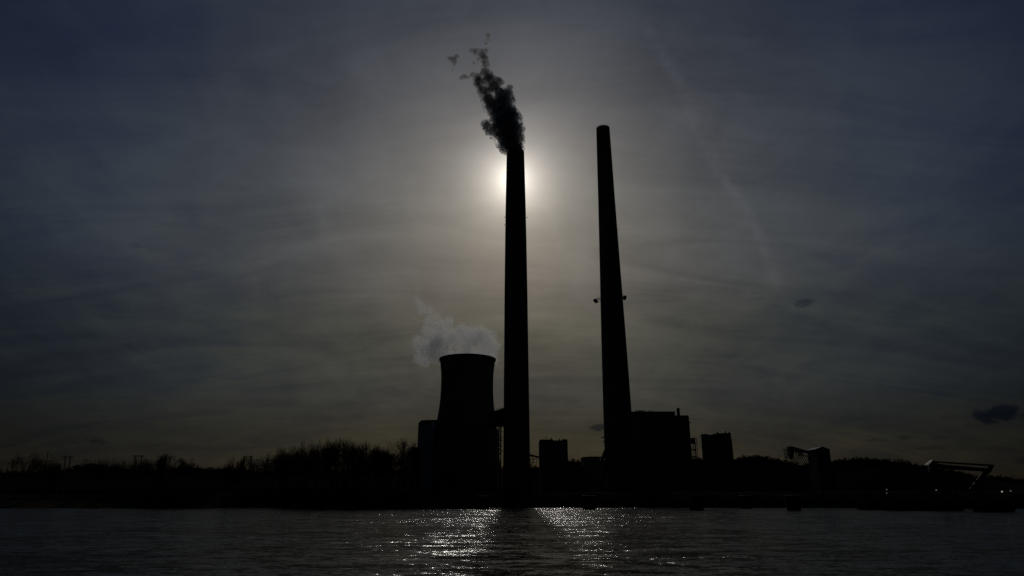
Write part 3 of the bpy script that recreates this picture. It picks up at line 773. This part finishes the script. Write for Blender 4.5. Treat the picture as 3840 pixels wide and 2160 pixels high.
# ------------------------------------------------------------------ bare trees
def make_tree(seed, spread, upr, fork, dens):
    """unit tree, 1 high: returns trunk and crown meshes"""
    rg = random.Random(seed); tb = MB(); cb = MB()
    def rv(s): return Vector((rg.uniform(-s, s), rg.uniform(-s, s), rg.uniform(-s, s)))
    def grow(p, d, ln, r, lev):
        segs = 3 if lev < 2 else 2
        tgt = tb if lev < 2 else cb
        for i in range(segs):
            d2 = (d + rv(.16 + .05 * lev) + Vector((0, 0, upr * (.10 + .05 * lev)))).normalized()
            e = p + d2 * (ln / segs); r = max(r, .0010); r2 = max(.0007, r * (.84 if lev < 3 else .7))
            tgt.tube(p, e, r, r2, 6 if lev < 1 else (4 if lev < 2 else 3), False)
            if lev < 5 and (i > 0 or lev > 0):
                nb = (1 if rg.random() < .75 else 2) if lev < 2 else dens
                for _ in range(nb):
                    if rg.random() < .9:
                        ax = d2.orthogonal().normalized(); ax.rotate(Matrix.Rotation(rg.uniform(0, 6.28), 3, d2))
                        a = rg.uniform(.35, .8) * spread
                        grow(e, (d2 * math.cos(a) + ax * math.sin(a)).normalized(), ln * rg.uniform(.55, .78), r2 * rg.uniform(.5, .68), lev + 1)
            p, d, r = e, d2, r2
        if lev < 5:
            for _ in range(fork if lev < 2 else 2):
                ax = d.orthogonal().normalized(); ax.rotate(Matrix.Rotation(rg.uniform(0, 6.28), 3, d))
                a = rg.uniform(.2, .5) * spread
                grow(p, (d * math.cos(a) + ax * math.sin(a)).normalized(), ln * rg.uniform(.62, .82), r * .75, lev + 1)
    grow(Vector((0, 0, 0)), Vector((rg.uniform(-.08, .08), rg.uniform(-.08, .08), 1)).normalized(), .30, .016, 0)
    top = sorted(v[2] for v in cb.v)[int(len(cb.v) * .994)]
    # no twig thinner than a hair's breadth at this distance
    tb.v = [(x / top, y / top, z / top) for x, y, z in tb.v]; cb.v = [(x / top, y / top, z / top) for x, y, z in cb.v]
    meshes = []
    for nm, bb, mm in (('trunk', tb, M['bark']), ('crown', cb, M['twig'])):
        me = bpy.data.meshes.new(nm); me.from_pydata(bb.v, [], bb.f); me.materials.append(mm); meshes.append(me)
    w = sorted(math.hypot(v[0], v[1]) for v in cb.v)[int(len(cb.v) * .93)]
    return meshes, w, len(cb.f)
PROTO = [make_tree(11, 1.0, .25, 2, 1), make_tree(23, .8, .5, 2, 1), make_tree(35, 1.25, .1, 3, 1), make_tree(47, .65, .8, 2, 1), make_tree(59, 1.05, .35, 3, 1), make_tree(61, .55, .9, 3, 1)]
def tree(px, pyt, Yt, kind, lab, grp='bare trees along the far bank', wx=1.0):
    meshes, w, nf = PROTO[kind]; Yt0 = Yt
    for _ in range(4): Y_ = shore(P(px, pyt, Yt).x) + (Yt0 - 415); Yt = max(Y_, 424 if px > 1000 else Y_)
    v = P(px, pyt, Yt); x = P(px, (pyt + 1790) / 2, Yt).x; gz = ground_z(x, Yt) - .2; h = v.z - gz
    t = thing('bare_tree', lab, 'tree', Vector((x, Yt, gz)), grp)
    t.rotation_euler = (0, 0, rnd.uniform(0, 6.28)); hw = W((33 if px < 1000 else 54) * wx, px, pyt, Yt); t.scale = (hw / w, hw / w, h)
    for nm, me in zip(('trunk', 'crown'), meshes):
        o = bpy.data.objects.new(nm, me); COL.objects.link(o); o.parent = t
T = [
 (73, 1705, 440, 2, .9, 'left of the three spreading trees left of the leaning pole'),
 (94, 1700, 445, 0, 1, 'middle of the three spreading trees left of the leaning pole'),
 (113, 1697, 450, 2, .9, 'right of the three spreading trees left of the leaning pole'),
 (143, 1721, 440, 4, 1, 'shorter bushy bare tree at the left side of the leaning pole'),
 (165, 1711, 455, 0, 1, 'rounded bare tree crossed by the leaning pole'),
 (192, 1737, 440, 4, 1.1, 'low scruffy bare tree just right of the leaning pole'),
 (218, 1732, 445, 4, 1, 'low bare tree between the leaning pole and the grey pylon'),
 (8, 1748, 440, 2, 1.1, 'low bare tree cut by the left edge of the picture'),
 (360, 1725, 440, 2, 1.1, 'round dense tree on the mound right of the pair of poles'),
 (378, 1727, 450, 4, 1.1, 'low dense tree merging into the round one on the mound'),
 (411, 1722, 445, 1, 1, 'small upright bare tree right of the wooded mound'),
 (431, 1738, 440, 4, 1, 'short bare tree left of the short pole pair'),
 (482, 1731, 450, 3, 1, 'slim bare tree right of the pole with a transformer'),
 (497, 1727, 440, 1, .9, 'slim bare tree at the left foot of the second pylon'),
 (515, 1722, 450, 4, 1, 'bare tree standing in front of the second pylon'),
 (535, 1717, 440, 1, 1, 'taller bare tree at the right leg of the second pylon'),
 (558, 1725, 440, 4, 1, 'bushy bare tree right of the second pylon'),
 (575, 1728, 455, 3, 1, 'slim bare tree left of the twin-crowned tree'),
 (600, 1702, 440, 5, 1, 'left crown of the tall twin-crowned tree in the left half'),
 (617, 1702, 440, 5, 1, 'right crown of the tall twin-crowned tree in the left half'),
 (637, 1732, 450, 4, 1, 'low bare tree right of the twin-crowned tree'),
 (668, 1715, 440, 5, 1, 'feathery upright tree, left of the small pair on the ridge'),
 (702, 1720, 440, 1, 1, 'feathery leaning tree, right of the small pair on the ridge'),
 (857, 1728, 440, 3, 1, 'leftmost slim tree before the gate-shaped pylon'),
 (868, 1725, 450, 1, 1, 'slim bare tree left of the thin pole'),
 (881, 1718, 440, 1, 1, 'bare tree at the foot of the thin pole'),
 (905, 1728, 440, 4, 1, 'bushy tree between the thin pole and the gate-shaped pylon'),
 (918, 1712, 440, 5, .8, 'slender tree in front of the left leg of the gate-shaped pylon'),
 (938, 1714, 440, 1, .8, 'slender tree in front of the right leg of the gate-shaped pylon'),
 (960, 1730, 450, 4, 1, 'low bushy tree right of the gate-shaped pylon'),
 (978, 1724, 440, 3, 1, 'slim tree between the gate-shaped pylon and the tall open tree'),
 (1005, 1701, 440, 1, 1, 'medium bare tree left of the tall open-branched tree'),
 (1029, 1684, 440, 1, 1, 'tall open-branched tree standing clear left of the dense grove'),
 (1064, 1684, 430, 2, .8, 'broad dense tree at the left end of the grove'),
 (1085, 1676, 440, 4, .9, 'dense round-topped tree near the left end of the grove'),
 (1108, 1677, 430, 2, .8, 'dense broad tree left of the first spiky-topped tree in the grove'),
 (1146, 1662, 440, 1, 1, 'first spiky-topped tree of the grove, seen from the left'),
 (1165, 1665, 450, 3, 1, 'spiky slender tree just right of the first spiky-topped one'),
 (1192, 1670, 440, 4, .9, 'bushy tree in the dip left of the grove high point'),
 (1215, 1655, 440, 5, 1, 'tall fan-shaped tree on the left side of the grove high point'),
 (1230, 1650, 430, 1, 1, 'tallest tree of the left high point of the grove'),
 (1250, 1656, 450, 3, 1, 'tall thin tree between the two high points of the grove'),
 (1275, 1654, 440, 1, 1, 'tall tree on the left side of the second high point of the grove'),
 (1293, 1648, 440, 5, 1, 'tallest fan-shaped tree of the second high point of the grove'),
 (1316, 1650, 440, 1, 1, 'tall tree on the right side of the second high point of the grove'),
 (1334, 1669, 440, 4, .9, 'drooping tree right below the second high point of the grove'),
 (1356, 1677, 440, 2, .8, 'thin hazy tree left of the lone peak in the right part of the grove'),
 (1382, 1661, 440, 5, 1, 'lone peaked tree in the right part of the grove'),
 (1408, 1677, 450, 1, 1, 'medium tree just right of the lone peaked tree'),
 (1428, 1679, 440, 5, 1, 'fan-shaped medium tree in the right part of the grove'),
 (1452, 1682, 440, 3, 1.1, 'slim tree in the lower stretch of the grove'),
 (1471, 1685, 440, 4, 1, 'lowest bushy tree of the grove, left of the last two tall ones'),
 (1494, 1664, 440, 1, 1, 'slender tree leaning on the last tall egg-shaped one'),
 (1521, 1650, 440, 5, 1.05, 'tall egg-shaped tree at the right end of the grove beside the low block'),
]
for px, py, Yt, k, wx, lab in T: tree(px, py, Yt, k, lab, wx=wx)
for px in range(1060, 1535, 24):
    top = 1700 + 12 * noise.noise(Vector((px * .02, 5, 5))) + (12 if 1330 < px < 1360 else 0)
    tree(px + rnd.uniform(-5, 5), top + rnd.uniform(-6, 8), 475 + rnd.uniform(-8, 8), rnd.choice((0, 2, 4)), 'bare tree inside the dense lower part of the riverside grove', 'filler trees inside the grove', 1.05)
for px in (320, 590, 1040):
    top = {20: 1750, 45: 1748, 130: 1738, 250: 1755, 286: 1738, 300: 1733, 320: 1731, 338: 1728, 395: 1733}.get(px, 1741)
    tree(px, top, 475, 4 if px % 2 else 2, 'low bare tree in the dark row behind the left bank', 'low trees behind the left bank', 1.3)

# ------------------------------------------------------------------ smoke and steam
import bmesh
_bm = bmesh.new(); bmesh.ops.create_icosphere(_bm, subdivisions=3, radius=1)
ICO = ([v.co.copy() for v in _bm.verts], [tuple(v.index for v in f.verts) for f in _bm.faces]); _bm.free()
def billow(name, lab, cat, Yd, balls, grow, vox, col, dens, aniso, nscale, amp, gain, org, drift, bias=0.0, fine=0.0, seed=0, thin=0.52):
    """a cloud: soft overlapping billows eaten into by turbulence"""
    rg = random.Random(seed); S = []; b = MB()
    for x, y, r in balls:
        v = P(x, y, Yd); v.y += drift * (org[2] - v.z) * -0.0 + rg.uniform(-.5, .5) * W(r, x, y, Yd); rm = W(r, x, y, Yd)
        S.append((v, rm)); b.add([v + c * (rm * grow) for c in ICO[0]], ICO[1])
    m = bpy.data.materials.new(name + '_volume'); m.use_nodes = True; nt = m.node_tree; nt.nodes.clear(); L = nt.links.new
    o = nt.nodes.new('ShaderNodeOutputMaterial'); vol = nt.nodes.new('ShaderNodeVolumePrincipled')
    vol.inputs['Color'].default_value = col + (1,); vol.inputs['Anisotropy'].default_value = aniso
    g = nt.nodes.new('ShaderNodeNewGeometry'); pos = g.outputs['Position']; cur = None
    for c, r in S:
        d = nt.nodes.new('ShaderNodeVectorMath'); d.operation = 'DISTANCE'; L(pos, d.inputs[0]); d.inputs[1].default_value = tuple(c)
        f = nt.nodes.new('ShaderNodeMath'); f.operation = 'MULTIPLY_ADD'; L(d.outputs['Value'], f.inputs[0]); f.inputs[1].default_value = -1 / r; f.inputs[2].default_value = 1
        if cur is None: cur = f.outputs[0]
        else:
            q = nt.nodes.new('ShaderNodeMath'); q.operation = 'MAXIMUM'; L(cur, q.inputs[0]); L(f.outputs[0], q.inputs[1]); cur = q.outputs[0]
    n = nt.nodes.new('ShaderNodeTexNoise'); L(pos, n.inputs['Vector']); n.inputs['Scale'].default_value = nscale
    n.inputs['Detail'].default_value = 8; n.inputs['Roughness'].default_value = .66; n.inputs['Distortion'].default_value = .7
    a = nt.nodes.new('ShaderNodeMath'); a.operation = 'MULTIPLY_ADD'; L(n.outputs['Fac'], a.inputs[0]); a.inputs[1].default_value = amp; a.inputs[2].default_value = -amp * .5 + bias
    s_ = nt.nodes.new('ShaderNodeMath'); s_.operation = 'ADD'; L(cur, s_.inputs[0]); L(a.outputs[0], s_.inputs[1])
    k = nt.nodes.new('ShaderNodeMath'); k.operation = 'MULTIPLY'; k.use_clamp = True; L(s_.outputs[0], k.inputs[0]); k.inputs[1].default_value = gain
    dn = nt.nodes.new('ShaderNodeMath'); dn.operation = 'MULTIPLY'; L(k.outputs[0], dn.inputs[0]); dn.inputs[1].default_value = dens
    if fine:      # thinner the higher it has risen
        sp = nt.nodes.new('ShaderNodeSeparateXYZ'); L(pos, sp.inputs[0]); mr = nt.nodes.new('ShaderNodeMapRange'); L(sp.outputs['Z'], mr.inputs[0])
        mr.inputs[1].default_value = org[2]; mr.inputs[2].default_value = org[2] + fine; mr.inputs[3].default_value = 1.0; mr.inputs[4].default_value = thin
        d2 = nt.nodes.new('ShaderNodeMath'); d2.operation = 'MULTIPLY'; L(dn.outputs[0], d2.inputs[0]); L(mr.outputs[0], d2.inputs[1]); dn = d2
    L(dn.outputs[0], vol.inputs['Density']); L(vol.outputs[0], o.inputs['Volume'])
    ob = b.build(name, m, org=org)
    rm_ = ob.modifiers.new('remesh', 'REMESH'); rm_.mode = 'VOXEL'; rm_.voxel_size = vox
    tx = bpy.data.textures.new(name + '_clouds', 'CLOUDS'); tx.noise_scale = vox * 6; tx.noise_depth = 3
    dm = ob.modifiers.new('displace', 'DISPLACE'); dm.texture = tx; dm.strength = vox * 2.2; dm.mid_level = .5; dm.texture_coords = 'GLOBAL'
    tag(ob, lab, cat); return ob
plume = [(1929, 574, 25), (1926, 556, 37), (1914, 532, 47), (1908, 505, 53), (1903, 474, 53), (1892, 442, 48), (1880, 412, 46), (1852, 388, 36), (1832, 366, 28), (1890, 384, 38),
         (1812, 342, 24), (1796, 314, 23), (1904, 352, 20), (1868, 350, 22), (1912, 332, 13), (1852, 318, 27), (1836, 292, 28), (1872, 305, 18), (1818, 268, 20), (1822, 243, 17), (1818, 219, 17), (1806, 200, 18),
         (1786, 192, 15), (1768, 187, 10), (1824, 188, 11), (1824, 166, 8), (1830, 148, 9), (1832, 132, 11), (1843, 156, 6), (1826, 476, 22), (1848, 486, 22), (1832, 500, 13), (1841, 516, 6), (1700, 222, 15), (1686, 218, 10), (1713, 216, 11), (1702, 240, 8), (1698, 262, 6),
         (1742, 285, 11), (1730, 289, 9), (1758, 289, 8), (1772, 281, 11), (1792, 290, 18), (1792, 222, 9), (1780, 237, 8)]
billow('smoke_plume', 'dark billowing smoke plume trailing up and left from the left chimney', 'smoke', 500, plume, 1.22, 0.9, (0.90, 0.92, 0.95), 0.7, 0.45, 0.21, 2.9, 3.6,
       (CHX, CHY, CHTOP + 7), 0, bias=0.14, fine=150, seed=4)
steam = [(1700, 1345, 42), (1748, 1338, 48), (1800, 1342, 42), (1842, 1340, 30), (1650, 1318, 50), (1600, 1310, 46), (1580, 1345, 30), (1598, 1362, 18), (1700, 1275, 48), (1760, 1265, 50), (1812, 1280, 46), (1846, 1306, 30),
         (1640, 1262, 42), (1655, 1225, 34), (1610, 1200, 24), (1640, 1190, 20), (1585, 1168, 20), (1570, 1142, 20), (1558, 1122, 14), (1590, 1145, 12), (1735, 1232, 26), (1790, 1235, 24), (1680, 1212, 26), (1600, 1240, 26), (1575, 1290, 34), (1612, 1165, 16)]
billow('steam_cloud', 'pale translucent steam drifting off the cooling tower rim', 'steam', 690, steam, 1.22, 2.4, (0.93, 0.96, 1.0), 0.095, 0.6, 0.055, 2.6, 1.8,
       (TX, TY, TZ), 0, bias=0.12, fine=75, seed=9, thin=.35)

# ------------------------------------------------------------------ sky
sund = D(1924, 671).normalized()
sel = math.asin(sund.z); saz = math.atan2(sund.x, sund.y)
w = bpy.data.worlds.new('World'); SC.world = w; w.use_nodes = True
nt = w.node_tree; L = nt.links.new; bg = nt.nodes['Background']; bg.inputs['Strength'].default_value = 0.1
def N(t): return nt.nodes.new(t)
def math_(op, a, b=None, c=None, clamp=False):
    m = N('ShaderNodeMath'); m.operation = op; m.use_clamp = clamp
    for i, v in enumerate((a, b, c)):
        if v is None: continue
        if isinstance(v, (int, float)): m.inputs[i].default_value = v
        else: L(v, m.inputs[i])
    return m.outputs[0]
def vmath(op, a, b=None, out=0):
    m = N('ShaderNodeVectorMath'); m.operation = op
    for i, v in enumerate((a, b)):
        if v is None: continue
        if isinstance(v, (tuple, list, Vector)): m.inputs[i].default_value = tuple(v)
        else: L(v, m.inputs[i])
    return m.outputs[out]
def maprange(v, a, b, c, d, smooth=False):
    m = N('ShaderNodeMapRange'); L(v, m.inputs[0])
    if smooth: m.interpolation_type = 'SMOOTHSTEP'
    for i, q in enumerate((a, b, c, d)): m.inputs[i + 1].default_value = q
    return m.outputs[0]
def ntex(vec, scale, detail, rough=.55, dist=0.0):
    n = N('ShaderNodeTexNoise'); L(vec, n.inputs['Vector']); n.inputs['Scale'].default_value = scale
    n.inputs['Detail'].default_value = detail; n.inputs['Roughness'].default_value = rough; n.inputs['Distortion'].default_value = dist
    return n.outputs['Fac']
sky = N('ShaderNodeTexSky'); sky.sky_type = 'NISHITA'; sky.sun_disc = False; sky.sun_elevation = sel; sky.sun_rotation = saz
tc = N('ShaderNodeTexCoord'); dirv = vmath('NORMALIZE', tc.outputs['Generated'])
sep = N('ShaderNodeSeparateXYZ'); L(dirv, sep.inputs[0]); zc = sep.outputs['Z']
dt = vmath('DOT_PRODUCT', dirv, sund, 1)
th = math_('MULTIPLY', math_('ARCCOSINE', math_('MINIMUM', dt, 1.0)), 57.2958)       # degrees from the sun
# forward scattering of the thin high cloud round the sun
A = math_('ADD', math_('MULTIPLY', math_('POWER', 2.71828, math_('DIVIDE', th, -1.4)), 8.0), math_('MULTIPLY', math_('POWER', 2.71828, math_('DIVIDE', th, -5.0)), 1.4))
far = maprange(th, 29, 52, 0.93, 0.42, True)
far2 = maprange(th, 42, 80, 1.0, 0.33, True)
A = math_('ADD', A, math_('MULTIPLY', far, far2))
# thicker air and cloud towards the horizon
rp = N('ShaderNodeValToRGB'); L(zc, rp.inputs[0]); cr_ = rp.color_ramp; cr_.interpolation = 'EASE'
pts = [(0.0, (.20, .19, .19)), (.087, (.235, .22, .20)), (.14, (.36, .35, .335)), (.242, (.62, .60, .52)), (.30, (.84, .80, .75)), (.41, (1, 1, .99)), (.545, (.94, .97, 1.05)), (.66, (.86, .94, 1.10)), (1, (.8, .95, 1.25))]
mx = 1.3
while len(cr_.elements) < len(pts): cr_.elements.new(0.5)
for e, (p_, c_) in zip(cr_.elements, pts): e.position = p_; e.color = tuple(q / mx for q in c_) + (1,)
cr_.interpolation = 'CARDINAL'
ext = vmath('SCALE', rp.outputs[0]); ext.node.inputs['Scale'].default_value = mx
# cirrus streaks on a flat cloud deck
zz = math_('ADD', math_('MAXIMUM', zc, 0.0), 0.28)
pl = N('ShaderNodeCombineXYZ'); L(math_('DIVIDE', sep.outputs['X'], zz), pl.inputs[0]); L(math_('DIVIDE', sep.outputs['Y'], zz), pl.inputs[1])
def mapped(rot, sx, sy, loc):
    mp = N('ShaderNodeMapping'); L(pl.outputs[0], mp.inputs['Vector']); mp.inputs['Rotation'].default_value = (0, 0, R_(rot)); mp.inputs['Scale'].default_value = (sx, sy, 1)
    mp.inputs['Location'].default_value = loc; return mp.outputs[0]
c1 = ntex(mapped(38, 1.7, 0.6, (3.1, 1.7, 0)), 1.3, 9, .6, 1.3)
c2 = ntex(mapped(-24, 0.5, 1.9, (7.3, 2.2, 0)), 3.0, 9, .62, 1.4)
c3 = ntex(mapped(5, 0.8, 1.0, (4.9, 6.1, 0)), 1.1, 4, .5, .4)
cir = math_('ADD', math_('MULTIPLY', math_('SUBTRACT', c1, .5), .6), math_('MULTIPLY', math_('SUBTRACT', c2, .5), .8))
cir = math_('ADD', cir, math_('MULTIPLY', math_('SUBTRACT', c3, .5), .5))
c4 = ntex(mapped(30, 1.0, 0.8, (5.3, 4.2, 0)), 5.5, 9, .62, 1.2)
cir = math_('ADD', cir, math_('MULTIPLY', math_('SUBTRACT', c4, .5), .42))
cirs = maprange(th, 2, 16, .3, 1.0)
cm = math_('ADD', 1.0, math_('MULTIPLY', cir, cirs))
# old contrail right of the chimneys
na = D(2400, 60).normalized(); nb_ = D(2985, 1185).normalized()
nrm = na.cross(nb_).normalized(); mid = (na + nb_).normalized(); al = nrm.cross(mid).normalized()
half = na.angle(nb_) / 2
wob = ntex(dirv, 6, 6, .62)
dist_ = math_('ADD', vmath('DOT_PRODUCT', dirv, nrm, 1), math_('MULTIPLY', math_('SUBTRACT', wob, .5), .11))
cw = math_('SUBTRACT', 1.0, maprange(math_('ABSOLUTE', dist_), 0.000, 0.018, 0, 1, True))
alg = math_('SUBTRACT', 1.0, maprange(math_('ABSOLUTE', vmath('DOT_PRODUCT', dirv, al, 1)), half * .7, half * 1.15, 0, 1, True))
fr = maprange(ntex(dirv, 26, 8, .7), .34, .68, 0.0, 1.0)
ctr = math_('MULTIPLY', math_('MULTIPLY', cw, alg), math_('MULTIPLY', fr, .27))
cm = math_('ADD', cm, math_('MULTIPLY', ctr, maprange(dt, 0, .2, 0, 1)))
# a few small dark cumulus scraps
edge = math_('MULTIPLY', math_('SUBTRACT', ntex(dirv, 42, 6, .65, .6), .5), 3.2)
dark = None; brightr = None
for px, py, a, b_, s in ((3018, 1136, 40, 15, .55), (3046, 1128, 22, 10, .35), (3742, 1557, 66, 21, 1), (3695, 1564, 42, 14, .9), (3765, 1543, 38, 18, .95), (3395, 1641, 32, 8, .5), (3280, 1650, 34, 7, .3), (3480, 1680, 50, 8, .4), (3520, 1642, 26, 6, .3),
                         (3560, 1566, 44, 10, .2), (2236, 1602, 44, 12, .85), (370, 1655, 34, 9, .45), (405, 1563, 22, 5, .3), (860, 1583, 48, 4, .2), (3836, 1729, 20, 10, .5), (530, 925, 44, 9, .16), (2850, 1120, 36, 9, .14)):
    c = D(px, py).normalized(); e1_ = Vector((0, 0, 1)).cross(c).normalized() * -1; e2_ = c.cross(e1_).normalized()
    u_ = math_('DIVIDE', vmath('DOT_PRODUCT', dirv, e1_, 1), a / FPX); v_ = math_('DIVIDE', vmath('DOT_PRODUCT', dirv, e2_, 1), b_ / FPX)
    r2 = math_('ADD', math_('MULTIPLY', u_, u_), math_('MULTIPLY', v_, v_))
    r2 = math_('ADD', math_('SQRT', r2), edge)
    k_ = math_('MULTIPLY', math_('SUBTRACT', 1.0, maprange(r2, .45, 1.1, 0, 1, True)), s)
    k_ = math_('MULTIPLY', k_, math_('GREATER_THAN', vmath('DOT_PRODUCT', dirv, c, 1), .5))
    dark = k_ if dark is None else math_('MAXIMUM', dark, k_)
tot = math_('MULTIPLY', A, cm)
col = vmath('MULTIPLY', sky.outputs[0], ext)
blu = N('ShaderNodeMix'); blu.data_type = 'RGBA'; veil = math_('ADD', maprange(th, 22, 40, 0, .75), math_('MULTIPLY', cir, -2.6))
veil = math_('MULTIPLY', math_('MULTIPLY', veil, maprange(th, 46, 75, 1, .2, True)), maprange(th, 12, 30, 0, 1, True), clamp=True); L(veil, blu.inputs[0]); blu.inputs[6].default_value = (.965, 1.0, .98, 1); blu.inputs[7].default_value = (.84, .92, 1.16, 1)
col = vmath('MULTIPLY', col, blu.outputs[2])
sc1 = vmath('SCALE', col); L(tot, sc1.node.inputs['Scale'])
dk = N('ShaderNodeMix'); dk.data_type = 'RGBA'; dk.blend_type = 'MULTIPLY'; L(dark, dk.inputs[0]); L(sc1, dk.inputs[6]); dk.inputs[7].default_value = (.30, .36, .55, 1)
L(dk.outputs[2], bg.inputs['Color'])
w.cycles.sampling_method = 'MANUAL'; w.cycles.sample_map_resolution = 1024

# ------------------------------------------------------------------ sun
sl = bpy.data.lights.new('sun', 'SUN'); sl.energy = 3.0; sl.angle = R_(1.1); sl.color = (1.0, 0.95, 0.88)
so = bpy.data.objects.new('sun', sl); COL.objects.link(so); so.rotation_euler = (-sund).to_track_quat('-Z', 'Y').to_euler(); so.location = (0, 0, 600)

# ------------------------------------------------------------------ camera
cam = bpy.data.cameras.new('camera'); co = bpy.data.objects.new('camera', cam); COL.objects.link(co)
cam.sensor_width = 36; cam.lens = FPX / 3840 * 36; cam.clip_start = .5; cam.clip_end = 30000
co.matrix_world = Matrix(((R.x, U.x, -F.x, EYE.x), (R.y, U.y, -F.y, EYE.y), (R.z, U.z, -F.z, EYE.z), (0, 0, 0, 1)))
SC.camera = co
SC.view_settings.view_transform = 'Standard'; SC.view_settings.look = 'None'; SC.view_settings.gamma = 1
SC.view_settings.exposure = -3.5
SC.cycles.max_bounces = 6; SC.cycles.volume_bounces = 2; SC.cycles.use_adaptive_sampling = False; SC.cycles.transparent_max_bounces = 16
SC.cycles.use_denoising = False; SC.cycles.sample_clamp_indirect = 3.0
for o in SC.objects:
    if '_w' in o: del o['_w']
